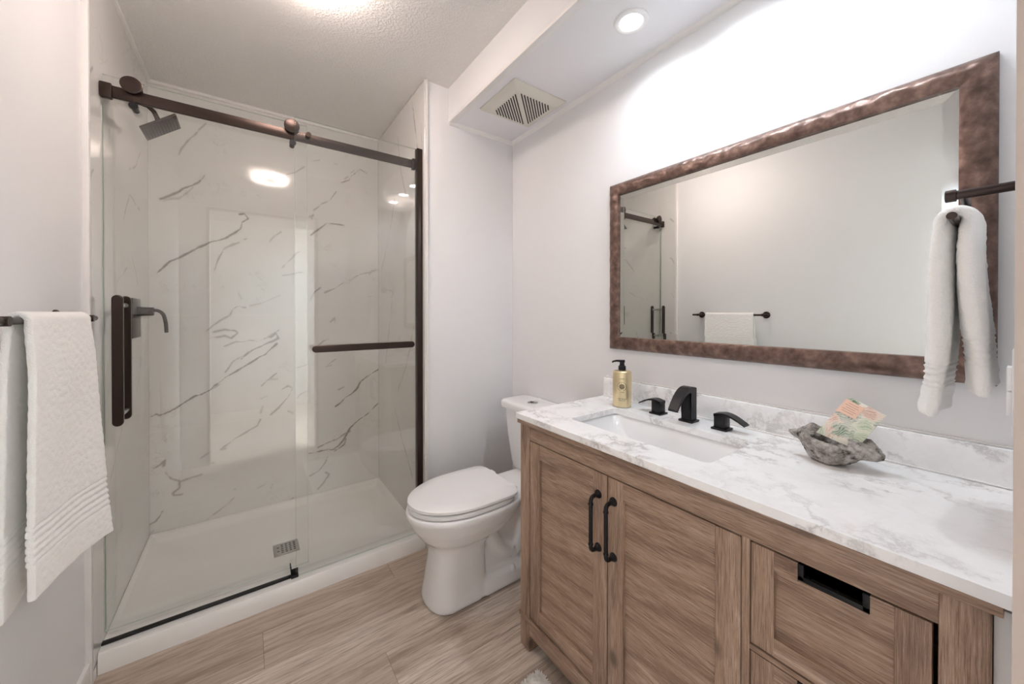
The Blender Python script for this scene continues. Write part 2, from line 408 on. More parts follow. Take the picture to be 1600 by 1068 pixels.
# ------------------------------------------------------------------ shower panels
ROT = {}
F_, YAW, PIT, CZ, V0 = 577.96, .6204, -.0057, 1.2293, 491.7
def on_back(u, v, yv=YB-.012):
    a, b = (u-800)/F_, -(v-V0)/F_
    Fw = Vector((sin(YAW)*cos(PIT), cos(YAW)*cos(PIT), sin(PIT))); Rt = Vector((cos(YAW), -sin(YAW), 0)); Up = Rt.cross(Fw)
    d = Fw+a*Rt+b*Up; t_ = yv/d.y
    return d.x*t_, CZ+d.z*t_
def veins_world():
    A = lambda *p: [(200+x/2.967, 200+y/2.967) for x, y in p]
    Bq = lambda *p: [(200+x/2.967, 520+y/2.967) for x, y in p]
    L = [(.5, A((230,125),(245,95),(290,45),(335,10),(360,-20))), (.8, A((148,333),(205,305),(260,280),(330,250),(360,210))),
      (.35, A((170,335),(240,325),(300,275))),
      (.9, A((125,680),(165,640),(235,598),(300,570),(380,530),(450,505),(520,470),(530,440),(560,420),(540,395),(515,400))),
      (.55, A((400,665),(425,600),(445,555),(490,545),(550,512))), (.4, A((445,560),(480,540),(525,530))), (.4, A((655,525),(680,505),(710,480))),
      (.55, A((365,940),(430,890),(470,865),(505,822),(545,832))), (.3, A((565,825),(615,812),(705,775))), (.65, A((395,945),(450,935),(505,940))),
      (.75, A((380,975),(450,965),(480,975),(512,945),(490,935))), (.6, A((445,1012),(500,990),(600,985),(660,965),(700,935))),
      (.8, A((525,1068),(580,1030),(640,1000),(700,975),(690,950),(660,970))), (.5, A((735,215),(780,205),(820,180),(800,190))),
      (.75, A((990,250),(1020,240),(1050,215),(1075,190),(1110,212))), (.4, A((1005,235),(1050,195))), (.5, A((860,380),(900,350),(940,335),(965,295))),
      (.5, A((840,410),(860,400),(850,425),(870,445))), (.75, A((845,495),(880,470),(920,442),(1000,452))), (.3, A((920,442),(950,440))),
      (.75, A((845,795),(865,765),(890,740))), (.6, A((915,765),(960,740),(1000,715))), (.45, A((1030,705),(1080,680),(1160,655))), (.3, A((1120,680),(1130,660))),
      (.35, A((710,645),(760,600),(800,570))), (.35, A((710,685),(760,680),(810,668))), (.5, A((935,900),(955,875),(960,905))), (.5, A((880,1010),(910,985),(935,975))),
      (.4, A((860,150),(890,148))), (.3, A((940,160),(970,168))), (.4, A((1100,300),(1112,302))), (.3, A((430,750),(440,730),(450,755))), (.25, A((515,765),(525,790))),
      (.7, Bq((450,180),(480,135),(560,85),(640,50),(700,25))),
      (1., Bq((95,405),(100,385),(135,372),(150,378),(220,350),(255,325),(310,295),(380,265),(430,225),(480,185),(580,128),(640,95),(690,50))),
      (.6, Bq((380,265),(420,235),(470,195))), (.7, Bq((620,240),(650,215),(690,185))), (.3, Bq((590,305),(650,290))), (.4, Bq((650,220),(692,213))),
      (.6, Bq((710,258),(740,240),(762,255),(750,290),(700,345),(660,380))), (.55, Bq((620,395),(600,430),(560,455),(500,485),(440,530))), (.5, Bq((425,540),(455,535))),
      (.6, Bq((740,362),(765,372))), (.35, Bq((610,370),(625,340))), (.35, Bq((335,580),(375,555))), (.4, Bq((390,605),(400,602))), (.7, Bq((120,625),(160,605),(180,585),(165,615))),
      (.6, Bq((180,645),(200,675),(240,685),(240,715),(215,740),(215,755),(250,748))), (.5, Bq((240,690),(300,665),(340,655))), (.4, Bq((320,890),(400,840),(450,800),(490,765))),
      (.7, Bq((95,890),(130,870),(145,850),(160,825))), (.4, Bq((110,925),(118,915))), (.6, Bq((740,785),(765,765))), (.3, Bq((600,720),(635,700))), (.3, Bq((490,725),(500,722))),
      (1., Bq((965,340),(1010,300),(1060,260),(1080,225),(1110,200),(1160,170))), (.7, Bq((1070,235),(1100,205),(1120,195))), (.4, Bq((915,160),(940,140),(965,120))), (.35, Bq((920,155),(945,150))),
      (.95, Bq((840,560),(900,545),(950,540),(1000,500),(1030,440),(1060,410),(1110,375),(1160,325))), (.7, Bq((880,530),(950,500),(1000,470),(1030,455))), (.8, Bq((960,545),(1000,515),(1010,490))),
      (.5, Bq((845,665),(880,640),(910,600),(925,570))), (.5, Bq((880,722),(910,690),(935,655),(915,645))), (.35, Bq((785,160),(830,145))), (.45, Bq((785,300),(800,285),(830,270))),
      (.5, Bq((975,265),(1000,250))), (.4, Bq((660,720),(670,700)))]
    return [(s, [on_back(u, v) for u, v in p]) for s, p in L]
def grid_panel(name, u0, u1, v0, v1, place, veins, n_step=.006):
    nu, nv = int((u1-u0)/n_step), int((v1-v0)/n_step)
    U, V = np.meshgrid(np.linspace(u0, u1, nu+1), np.linspace(v0, v1, nv+1))
    P = np.stack([U.ravel(), V.ravel()], 1)
    D = np.full(len(P), 1.0); S = np.zeros(len(P)); MX = .02
    rs = np.random.RandomState(3)
    for s, pts in veins:
        # subdivide with jitter
        q = []
        for a, b in zip(pts[:-1], pts[1:]):
            a, b = np.array(a), np.array(b); n = max(1, int(np.linalg.norm(b-a)/.03))
            for k in range(n): q.append(a+(b-a)*k/n+rs.normal(0, .0028, 2))
        q.append(np.array(pts[-1]))
        for i, (a, b) in enumerate(zip(q[:-1], q[1:])):
            lo, hi = np.minimum(a, b)-MX, np.maximum(a, b)+MX
            idx = np.where((P[:,0] > lo[0]) & (P[:,0] < hi[0]) & (P[:,1] > lo[1]) & (P[:,1] < hi[1]))[0]
            if not len(idx): continue
            ab = b-a; t_ = np.clip(((P[idx]-a)@ab)/max(ab@ab, 1e-9), 0, 1)
            d = np.linalg.norm(P[idx]-(a+t_[:,None]*ab), axis=1)/MX
            better = d < D[idx]
            D[idx[better]] = d[better]; S[idx[better]] = s
    me = bpy.data.meshes.new(name)
    co = np.array([place(a, b) for a, b in P]).ravel()
    me.vertices.add(len(P)); me.vertices.foreach_set('co', co)
    i = np.arange(nu*nv); r, c = i//nu, i % nu; v = r*(nu+1)+c
    F = np.stack([v, v+1, v+nu+2, v+nu+1], 1).ravel()
    me.loops.add(len(F)); me.loops.foreach_set('vertex_index', F)
    me.polygons.add(nu*nv); me.polygons.foreach_set('loop_start', np.arange(0, len(F), 4)); me.update()
    at = me.color_attributes.new('vein', 'FLOAT_COLOR', 'POINT')
    at.data.foreach_set('color', np.stack([D, S, D*0, D*0+1], 1).ravel())
    o = bpy.data.objects.new(name, me); col.objects.link(o); me.materials.append(M['panel_veined'])
    mod = o.modifiers.new('thickness', 'SOLIDIFY'); mod.thickness = .010; mod.offset = -1
    return tag(o, kind='structure')
grid_panel('wall_shower_back', XL+.003, XST+.004, .041, ZC-.002, lambda a, b: (a, YB-.012, b), veins_world())
sv = [(.7, [(1.90,2.02),(1.95,2.22),(2.0,2.40)]), (.5, [(1.86,2.10),(1.875,2.22)]), (.5, [(2.1,1.9),(2.2,2.1),(2.24,2.3)]), (.6, [(2.25,.75),(2.1,.92),(1.98,1.15)]), (.5, [(2.5,.9),(2.42,1.12),(2.36,1.3)]),
      (.6, [(2.6,1.5),(2.4,1.75),(2.3,1.95)]), (.5, [(2.0,.3),(2.2,.5),(2.3,.62)])]
grid_panel('wall_shower_right', YS-.006, YB-.012, .041, ZC-.002, lambda a, b: (XST+.0, a, b), sv, .008)
lv = [(.5, [(1.79,1.66),(1.81,1.70),(1.83,1.71)]), (.6, [(1.78,.98),(1.80,1.03),(1.83,1.06)]), (.5, [(1.8,2.02),(1.83,2.05)]), (.4, [(1.80,1.36),(1.82,1.4)]),
      (.5, [(2.5,2.0),(2.4,1.9),(2.3,1.86)]), (.45, [(2.2,1.62),(2.3,1.75),(2.5,1.72)]), (.4, [(2.4,.85),(2.5,1.0)]), (.4, [(2.1,1.35),(2.25,1.42)]), (.5, [(2.0,.6),(2.15,.75),(2.2,.9)]), (.4, [(2.3,1.5),(2.4,1.42),(2.44,1.36)])]
grid_panel('wall_shower_left', 1.782, YB-.012, .041, ZC-.002, lambda a, b: (XL+.012, a, b), lv, .008)
# edge trims of the panels
struct('trim_6', M['trim'], [(XL, XL+.016, 1.768, 1.784, 0, ZC)], bev=.001)
struct('trim_7', M['trim'], [(XST-.002, XS+.002, YS-.010, YS-.001, 0, ZC)], bev=.001)
struct('trim_8', M['trim'], [(XL+.013, XST-.001, YB-.026, YB-.012, ZC-.016, ZC), (XL+.002, XL+.026, 1.77, YB-.014, ZC-.014, ZC)], bev=.002)
struct('trim_9', M['trim'], [(XL, XL+.012, 1.784, 1.832, 0, .041)])

# ------------------------------------------------------------------ shower base
sb = root('shower_pan', (.16, 2.24, 0), 'white low-threshold shower pan filling the alcove behind the glass', 'shower base')
bm = bm_new()
x0, x1, y0, y1 = XL+.0125, XST-.001, YS, YB-.0125
def rr3(i0, i1, i2, i3, z, r=.02): return rrect(x0+i0, x1-i1, y0+i2, y1-i3, z, r)
rings = [rr3(0,0,0,0,0,.004), rr3(0,0,0,0,.066,.004), rr3(.001,.001,.004,.001,.071,.005),
         rr3(.006,.006,.095,.006,.071,.012), rr3(.02,.02,.105,.02,.062,.02), rr3(.035,.035,.118,.035,.044,.03), rr3(.06,.06,.14,.06,.036,.04),
         rr3(.35,.45,.35,.33,.030,.05)]
loft(bm, rings, True, True)
obj('basin', bm, M['acrylic'], sb, smooth=40)
bm = bm_new(); box(bm, .101, .211, 2.142, 2.252, .028, .0345, bev=.0012); dr = obj('drain_cover', bm, M['chrome'], sb)
dr['label'] = 'square metal drain cover with small slots'
bm = bm_new()
for i in range(5):
    for j in range(5):
        if i == 0 and j in (0, 2, 4): continue
        cx, cy_ = .121+i*.0175, 2.163+j*.017
        box(bm, cx-.0045, cx+.0045, cy_-.0035, cy_+.0035, .0343, .0349)
obj('slots', bm, M['dark_slot'], dr, smooth=None)

# ------------------------------------------------------------------ shower enclosure
se = root('shower_enclosure', (.16, 1.89, .071), 'frameless glass shower enclosure with dark bronze sliding rail and post', 'shower door')
def pane(name, x0, x1, y0, y1, z0, z1, parent):
    bm = bm_new(); box(bm, x0, x1, y0, y1, z0, z1)
    for f in bm.faces:
        n = f.normal if f.normal.length else f.calc_center_median()
    o = obj(name, bm, [M['glass'], M['glass_edge']], parent, smooth=None)
    for p in o.data.polygons:
        p.material_index = 0 if abs(p.normal.y) > .5 else 1
    return o
fp = pane('fixed_pane', .169, .735, 1.864, 1.872, .074, 2.083, se)
fp['label'] = 'fixed right glass pane with horizontal towel bar'
dp_ = pane('sliding_door', -.418, .222, 1.918, 1.926, .086, 2.078, se)
dp_['label'] = 'sliding left glass door hung on two rollers'
B('post', M['bronze'], [(.718, XST-.001, 1.852, 1.884, .0712, 2.085)], se, bev=.002)
B('rail', M['bronze'], [(-.42, .728, 1.889, 1.903, 1.992, 2.033)], se, bev=.002)
B('rail_bracket', M['bronze'], [(XL+.013, -.388, 1.884, 1.908, 1.986, 2.039)], se, bev=.004)
B('rail_bracket', M['bronze'], [(.706, .722, 1.884, 1.908, 1.984, 2.04)], se, bev=.002)
B('bottom_track', M['rubber'], [(XL+.014, .150, 1.868, 1.886, .0712, .079)], se, bev=.001)
B('door_guide', M['rubber'], [(.150, .178, 1.860, 1.886, .0712, .083), (.150, .178, 1.876, 1.880, .083, .104), (.150, .154, 1.876, 1.93, .083, .104)], se, bev=.001)
for rx in (-.338, .160):
    bm = bm_new()
    lathe(bm, (rx, 1.876, 2.047), (0,1,0), [(0,.0265),(.0015,.0295),(.0115,.0295),(.013,.028)])
    cyl(bm, (rx, 1.888, 2.047), (rx, 1.93, 2.047), .012)
    lathe(bm, (rx, 1.889, 2.047), (0,1,0), [(0,.019),(.002,.016),(.012,.016),(.014,.019)])
    lathe(bm, (rx, 1.927, 2.047), (0,1,0), [(0,.024),(.010,.024),(.012,.022)])
    obj('roller', bm, M['bronze'], dp_)
    bm = bm_new()
    cyl(bm, (rx+.004, 1.896, 1.978), (rx+.004, 1.932, 1.978), .010)
    cyl(bm, (rx+.004, 1.886, 1.978), (rx+.004, 1.897, 1.978), .013)
    obj('stopper', bm, M['black'], dp_)
bm = bm_new(); cyl(bm, (.222, 1.858, 2.018), (.222, 1.89, 2.018), .011); obj('clamp_knob', bm, M['bronze'], fp)
def stadium_bar(bm, axis, c, half, hw, y0, y1):
    ring = []
    for s_ in (1, -1):
        for k in range(9):
            a = R(-90+180*k/8)
            al = s_*(half-hw+hw*cos(a)); tr = s_*hw*sin(a)
            ring.append((al, tr))
    P = lambda al, tr, yy: (c[0]+tr, yy, c[1]+al) if axis == 'z' else (c[0]+al, yy, c[1]+tr)
    b = .003
    sh = lambda r, k: [(a*(1-k/half), t_*(1-k/hw)) for a, t_ in r]
    loft(bm, [[P(a, t_, y0) for a, t_ in sh(ring, b)], [P(a, t_, y0+b) for a, t_ in ring], [P(a, t_, y1-b) for a, t_ in ring], [P(a, t_, y1) for a, t_ in sh(ring, b)]])
for nm, ya, yb_ in (('outer_handle_bar', 1.856, 1.872), ('inner_handle_bar', 1.966, 1.982)):
    bm = bm_new(); stadium_bar(bm, 'z', (-.372, 1.061), .231, .0145, ya, yb_); obj(nm, bm, M['bronze'], dp_)
for z_ in (.865, 1.257):
    bm = bm_new()
    cyl(bm, (-.372, 1.871, z_), (-.372, 1.917, z_), .0085); cyl(bm, (-.372, 1.927, z_), (-.372, 1.967, z_), .0085)
    obj('standoff', bm, M['chrome'], dp_)['label'] = 'short chrome standoff'
bm = bm_new(); stadium_bar(bm, 'x', (.459, 1.070), .231, .0155, 1.812, 1.826); obj('pane_towel_bar', bm, M['bronze'], fp)
for x_ in (.262, .656):
    bm = bm_new(); cyl(bm, (x_, 1.825, 1.07), (x_, 1.8635, 1.07), .009); obj('standoff', bm, M['bronze'], fp)
struct_seal = B('door_seal', M['glass_edge'], [(-.4195, -.418, 1.915, 1.929, .09, 1.98)], dp_)

# shower head
sh = root('rain_shower', (XL+.012, 2.33, 2.17), 'dark square rain shower head on a curved arm high on the left shower wall', 'shower head')
px = XL+.012
bm = bm_new(); lathe(bm, (px, 2.33, 2.17), (1,0,0), [(0,.030),(.006,.029),(.012,.018),(.013,.012)]); obj('wall_flange', bm, M['bronze'], sh)
hc = Vector((-.322, 2.33, 2.083)); tilt = R(38)
nrm = Vector((sin(tilt), 0, -cos(tilt)))
bm = bm_new()
arm = [(px+.008, 2.33, 2.17), (px+.03, 2.33, 2.172), (px+.055, 2.33, 2.166), (px+.074, 2.33, 2.148), (px+.085, 2.33, 2.122), tuple(hc-nrm*.012)]
tube(bm, arm, .0095); obj('arm', bm, M['bronze'], sh)
def plate(bm, c, n_, hw, hd, th, bev=.003):
    u = Vector((0,1,0)); v = n_.cross(u).normalized()
    mt = Matrix((( u.x, v.x, n_.x, c.x), (u.y, v.y, n_.y, c.y), (u.z, v.z, n_.z, c.z), (0,0,0,1)))
    vs0 = set(bm.verts); box(bm, -hw, hw, -hd, hd, -th/2, th/2, bev=bev)
    bmesh.ops.transform(bm, matrix=mt, verts=[q for q in bm.verts if q not in vs0])
bm = bm_new(); plate(bm, hc, nrm, .075, .075, .010); 
lathe(bm, hc-nrm*.016, tuple(nrm), [(0,.014),(.012,.017)]); hp = obj('spray_plate', bm, M['bronze'], sh)
bm = bm_new(); uu = Vector((0,1,0)); vv = nrm.cross(uu).normalized()
for i in range(11):
    for j in range(11):
        p = hc+nrm*.005+uu*(i-5)*.0125+vv*(j-5)*.0125
        cyl(bm, p, p+nrm*.0015, .0022, .0014, n=6)
obj('nozzles', bm, M['black'], hp, smooth=None)
# valve
va = root('shower_valve', (px, 2.38, 1.2), 'dark square shower valve with a curved lever on the left shower wall', 'shower valve')
B('valve_plate', M['bronze'], [(px, px+.006, 2.31, 2.462, 1.115, 1.295)], va, bev=.002)
bm = bm_new(); cyl(bm, (px+.005, 2.40, 1.235), (px+.060, 2.40, 1.235), .022, .019); obj('valve_stem', bm, M['bronze'], va)
bm = bm_new(); vs = [(px+.050, 2.40, 1.242), (px+.078, 2.40, 1.240), (px+.094, 2.40, 1.222), (px+.102, 2.40, 1.18), (px+.104, 2.40, 1.135)]
tube(bm, arc(vs, .012, 3), .0075, flat=2.2, up=(1,0,0)); obj('lever', bm, M['bronze'], va)
bm = bm_new(); 

# ------------------------------------------------------------------ ceiling things
dl = root('ceiling_lamp', (.165, 1.42, ZC), 'glowing warm round drum lamp on the textured ceiling near the shower', 'ceiling light')
bm = bm_new(); lathe(bm, (.165, 1.42, ZC), (0,0,-1), [(0,.13),(.006,.133),(.010,.133)]); obj('base', bm, M['plastic'], dl)
bm = bm_new()
prof = [(.010,.120),(.013,.135),(.038,.135),(.046,.130),(.048,.122),(.047,.088),(.043,.080),(.036,.076)]
c = Vector((.165, 1.42, ZC)); n = 56
rings = [[c+Vector((r*cos(2*pi*i/n), r*sin(2*pi*i/n), -t_)) for i in range(n)] for t_, r in prof]
loft(bm, rings, True, False); obj('ring_diffuser', bm, M['drum_lens'], dl)
bm = bm_new(); lathe(bm, (.165, 1.42, ZC-.0115), (0,0,-1), [(0,.074),(.026,.0755),(.027,.001)], n=48); obj('center_cap', bm, M['plastic'], dl)
def recessed(x, y, label):
    r_ = root('recessed_light', (x, y, ZF), label, 'recessed light', 'recessed lights in the soffit')
    return r_
def rec_parts(r_):
    x, y, z = r_.location
    bm = bm_new(); n = 48
    prof = [(0.0,.060),(.004,.059),(.007,.054),(.007,.047),(.004,.040),(.0015,.0385)]
    rings = [[Vector((x+r*cos(2*pi*i/n), y+r*sin(2*pi*i/n), z-t_)) for i in range(n)] for t_, r in prof]
    loft(bm, rings, False, False); obj('trim_ring', bm, M['plastic'], r_)
    bm = bm_new(); lathe(bm, (x, y, z-.0005), (0,0,-1), [(0,.0395),(.0015,.0385),(.002,.001)], n=40); obj('lens', bm, M['pot_lens'], r_)
def lamp_of(r_):
    l = bpy.data.lights.new('beam', 'AREA'); l.shape = 'DISK'; l.size = .074; l.energy = POT_W; l.spread = R(145); l.color = (.84, .92, 1)
    o = bpy.data.objects.new('beam', l); col.objects.link(o); o.parent = r_; o.location = (0, 0, -.0035)
r0 = recessed(1.108, .825, 'round recessed soffit light nearest the vent, in full view'); rec_parts(r0); lamp_of(r0)
for yy, lb in ((.555, 'round recessed soffit light over the middle of the vanity, seen reflected'), (.285, 'round recessed soffit light farthest from the vent, near the door wall')):
    r_ = r0.copy(); col.objects.link(r_); r_.location = (1.108, yy, ZF); r_['label'] = lb
    lamp_of(r_)
    for ch in [c for c in r0.children if c.type == 'MESH']:
        c_ = ch.copy(); col.objects.link(c_); c_.parent = r_
# vent
ve = root('exhaust_fan_grille', (1.11, 1.47, ZF), 'cream square exhaust fan grille with slanted slots in the soffit', 'exhaust fan')
bm = bm_new()
vc = (.955, 1.268, 1.318, 1.618)
loft(bm, [rrect(vc[0], vc[1], vc[2], vc[3], ZF-.0005, .004), rrect(vc[0], vc[1], vc[2], vc[3], ZF-.005, .006), rrect(vc[0]+.012, vc[1]-.012, vc[2]+.012, vc[3]-.012, ZF-.014, .006),
          rrect(vc[0]+.030, vc[1]-.030, vc[2]+.030, vc[3]-.030, ZF-.024, .006), rrect(vc[0]+.05, vc[1]-.05, vc[2]+.05, vc[3]-.05, ZF-.0255, .006)])
gb = obj('grille_body', bm, M['ventm'], ve, smooth=25)
bm = bm_new(); zc = ZF-.0255; ic = (1.1115, 1.468); hs = .106
for s_ in (1, -1):
    for k in range(11):
        off = s_*(.020+k*.0178)
        # line x - y = off along the diagonal
        a = Vector((ic[0]+off/2-(hs-abs(off)/2), ic[1]-off/2-(hs-abs(off)/2), zc)); b = Vector((ic[0]+off/2+(hs-abs(off)/2), ic[1]-off/2+(hs-abs(off)/2), zc))
        if (b-a).length < .02: continue
        d = (b-a).normalized(); nn = Vector((d.y, -d.x, 0))*.0030
        loft(bm, [[a+nn, b+nn, b-nn, a-nn], [p+Vector((0,0,-.0006)) for p in (a+nn, b+nn, b-nn, a-nn)]])
obj('slots', bm, M['dark_slot'], gb, smooth=None)

# ------------------------------------------------------------------ toilet
def egg(xf, xm, xb, cy_, w, z, nf=2.1, nb=3.0, n=56):
    out = []
    for i in range(n):
        a = 2*pi*i/n; c_, s_ = cos(a), sin(a)
        e = nf if c_ < 0 else nb
        x = (xm-(xm-xf)*abs(c_)**(2/e)) if c_ < 0 else (xm+(xb-xm)*abs(c_)**(2/e))
        out.append((x, cy_+w*math.copysign(abs(s_)**(2/e), s_), z))
    return out
TY = 1.475
to = root('toilet', (.95, TY, 0), 'white elongated two-piece toilet beside the vanity, lid closed', 'toilet')
bm = bm_new()
loft(bm, [egg(*q) for q in [(.602,.70,.862,TY,.118,0,2.3,5),(.600,.70,.862,TY,.119,.015,2.3,5),(.612,.70,.86,TY,.108,.08,2.3,5),(.624,.71,.858,TY,.101,.16,2.3,5),(.632,.72,.862,TY,.100,.225,2.2,5),
      (.622,.74,.90,TY,.112,.252,2.1,4),(.585,.76,.99,TY,.145,.285,2.05,3),(.553,.78,1.03,TY,.170,.33,2.05,3),(.535,.79,1.05,TY,.183,.368,2.05,3),(.528,.79,1.06,TY,.187,.385,2.05,3),(.53,.79,1.06,TY,.185,.402,2.05,3)]])
# rear foot, trapway and tank deck
loft(bm, [egg(*q) for q in [(.80,.95,1.17,TY,.118,0,6,5),(.80,.95,1.17,TY,.118,.02,6,5),(.80,.95,1.165,TY,.110,.055,6,5),(.80,.95,1.15,TY,.085,.075,6,4)]])
loft(bm, [egg(*q) for q in [(.82,.92,1.13,TY,.070,.05,4,3),(.80,.92,1.12,TY,.066,.13,4,3),(.80,.96,1.16,TY,.060,.22,4,3),(.84,1.0,1.22,TY,.072,.30,3,3),(.85,1.02,1.27,TY,.105,.35,3,4),(.86,1.02,1.285,TY,.115,.385,3,5),(.86,1.02,1.285,TY,.115,.402,3,5)]])
tube(bm, arc([(.86,TY,.30),(.93,TY,.15),(1.04,TY,.10),(1.10,TY,.25),(1.12,TY,.36)], .06, 5), .058, flat=1.5, up=(1,0,0))
bo = obj('bowl', bm, M['ceramic'], to, smooth=180)
md = bo.modifiers.new('fuse', 'REMESH'); md.mode = 'VOXEL'; md.voxel_size = .006; md.use_smooth_shade = True
md = bo.modifiers.new('soften', 'SMOOTH'); md.factor = .5; md.iterations = 9
for s_ in (-1, 1):
    bm = bm_new(); lathe(bm, (.985, TY+s_*.099, .052), (0,0,1), [(0,.015),(.010,.015),(.020,.012),(.026,.006),(.027,.001)], n=20); obj('bolt_cap', bm, M['plastic'], to)
bm = bm_new()
loft(bm, [egg(.545,.79,.975,TY,.170,.404,2.05,5), egg(.538,.79,.98,TY,.177,.408,2.05,5), egg(.538,.79,.98,TY,.177,.418,2.05,5), egg(.544,.79,.975,TY,.172,.423,2.05,5)])
obj('seat', bm, M['plastic'], to)
bm = bm_new()
loft(bm, [egg(.545,.79,.985,TY,.168,.427,2.05,7), egg(.536,.79,.988,TY,.178,.431,2.05,7), egg(.537,.79,.988,TY,.178,.441,2.05,7), egg(.548,.79,.98,TY,.168,.4485,2.05,7), egg(.60,.79,.94,TY,.13,.451,2.05,6)])
obj('lid', bm, M['plastic'], to)
for s_ in (-1, 1):
    bm = bm_new(); box(bm, .978, 1.008, TY+s_*.09-.022, TY+s_*.09+.022, .404, .436, bev=.007, seg=3); obj('hinge', bm, M['plastic'], to)
bm = bm_new(); ty0, ty1 = 1.275, 1.675
def trk(i, z, f=0): return rrect(1.125+i-f, 1.298, ty0+i, ty1-i, z, .045)
loft(bm, [trk(.05,.400), trk(.032,.41), trk(.026,.45), trk(.012,.58), trk(.004,.70), trk(.004,.722)])
obj('tank', bm, M['ceramic'], to)
bm = bm_new(); TK = lambda i, z: rrect(1.108+i, 1.306-i, ty0-.012+i, ty1+.012-i, z, .05-i*.5)
loft(bm, [TK(.008,.7225), TK(0,.727), TK(0,.752), TK(.004,.759), TK(.012,.7645), TK(.03,.766)])
tl = obj('tank_lid', bm, M['ceramic'], to)
bm = bm_new(); lathe(bm, (1.195, 1.487, .765), (0,0,1), [(0,.026),(.003,.0265),(.0045,.025),(.005,.001)]); fb = obj('flush_button', bm, M['chrome'], tl)
bm = bm_new(); box(bm, 1.1945, 1.1955, 1.4625, 1.5115, .7702, .7706); lathe(bm, (1.188, 1.487, .7702), (0,0,1), [(0,.010),(.0008,.010),(.001,.001)]); obj('button_split', bm, M['dark_slot'], fb)

# ------------------------------------------------------------------ vanity
CX, CB, Y0, Y1 = .828, 1.296, .028, 1.100
vn = root('vanity_cabinet', (1.06, .565, 0), 'brown oak bathroom vanity with two shaker doors and a column of drawers', 'vanity')
B('side_panel', M['wood_z'], [(CX+.045, CB-.05, Y1-.020, Y1-.004, .10, .823)], vn)
B('side_panel', M['wood_z'], [(CX+.045, CB-.05, Y0+.004, Y0+.020, .10, .823)], vn)
B('bottom_panel', M['wood_y'], [(CX+.022, CB, Y0+.02, Y1-.02, .10, .112)], vn)
B('back_panel', M['wood_y'], [(CB-.010, CB, Y0+.048, Y1-.052, .112, .823)], vn)
B('inner_partition', M['wood_z'], [(CX+.024, CB-.011, .328, .343, .112, .70)], vn)
for nm, ya, yb_ in (('leg', Y1-.052, Y1), ('leg', Y0, Y0+.048)):
    for xa, xb in ((CX-.003, CX+.045), (CB-.05, CB)):
        bm = bm_new(); box(bm, xa, xb, ya, yb_, 0, .835)
        # leg foot taper
        for v in bm.verts:
            if v.co.z < .001 and nm == 'leg':
                if ya > .5 and v.co.y > yb_-.001: v.co.z = 0
        bmesh.ops.bevel(bm, geom=bm.edges[:], offset=.0015, segments=1, affect='EDGES')
        obj('leg', bm, M['wood_z'], vn)
yl, yr = Y1-.052, Y0+.048
B('top_rail', M['wood_y'], [(CX-.001, CX+.022, yr, yl, .770, .822)], vn, bev=.001)
B('top_molding', M['wood_y'], [(CX-.014, CX+.022, Y0-.010, Y1+.006, .823, .8395)], vn, bev=.0015)
B('side_molding', M['wood_y'], [(CX+.0225, CB, Y1-.02, Y1+.006, .823, .8395)], vn, bev=.0015)
B('side_molding', M['wood_y'], [(CX+.0225, CB, Y0-.010, Y0+.02, .823, .8395)], vn, bev=.0015)
B('base_molding', M['wood_y'], [(CX-.008, CX+.010, Y0-.002, Y1+.004, .108, .124)], vn, bev=.002)
B('bottom_rail', M['wood_y'], [(CX-.002, CX+.020, yr, yl, .062, .108)], vn, bev=.001)
B('side_base_molding', M['wood_z'], [(CX+.045, CB-.05, Y1-.004, Y1+.003, .108, .124)], vn, bev=.002)
B('mullion', M['wood_z'], [(CX-.001, CX+.022, .328, .343, .124, .770)], vn, bev=.001)
def shaker(name, ya, yb_, za, zb, fw, xf=CX):
    """panel board with two stiles and two rails standing proud of it"""
    g = .0022; ya += g; yb_ -= g; za += g; zb -= g
    d = B(name, M['wood_y'], [(xf+.009, xf+.018, ya+.001, yb_-.001, za+.001, zb-.001)], vn)
    for a, b in ((ya, ya+fw), (yb_-fw, yb_)): B('stile', M['wood_z'], [(xf, xf+.019, a, b, za, zb)], d, bev=.0012)
    for a, b in ((zb-fw, zb), (za, za+fw)): B('rail', M['wood_y'], [(xf+.0004, xf+.019, ya+fw, yb_-fw, a, b)], d, bev=.0008)
    return d
dA = shaker('door', .694, 1.048, .126, .768, .052); dA['label'] = 'left door under the sink'
dB = shaker('door', .343, .694, .126, .768, .052); dB['label'] = 'right door under the sink'
def pull(y, parent):
    bm = bm_new(); x = CX-.032
    pts = arc([(CX, y, .703), (x, y, .703), (x, y, .548), (CX, y, .548)], .014, 6); tube(bm, pts, .0058)
    for z_ in (.703, .548): lathe(bm, (CX+.001, y, z_), (-1,0,0), [(0,.0125),(.004,.012),(.009,.008),(.014,.006)], n=24)
    for z_ in (.683, .568): lathe(bm, (x, y, z_-.004), (0,0,1), [(0,.0062),(.002,.0074),(.006,.0074),(.008,.0062)], n=20)
    obj('handle', bm, M['black'], parent)['label'] = 'black bow pull handle'
pull(.727, dA); pull(.672, dB)
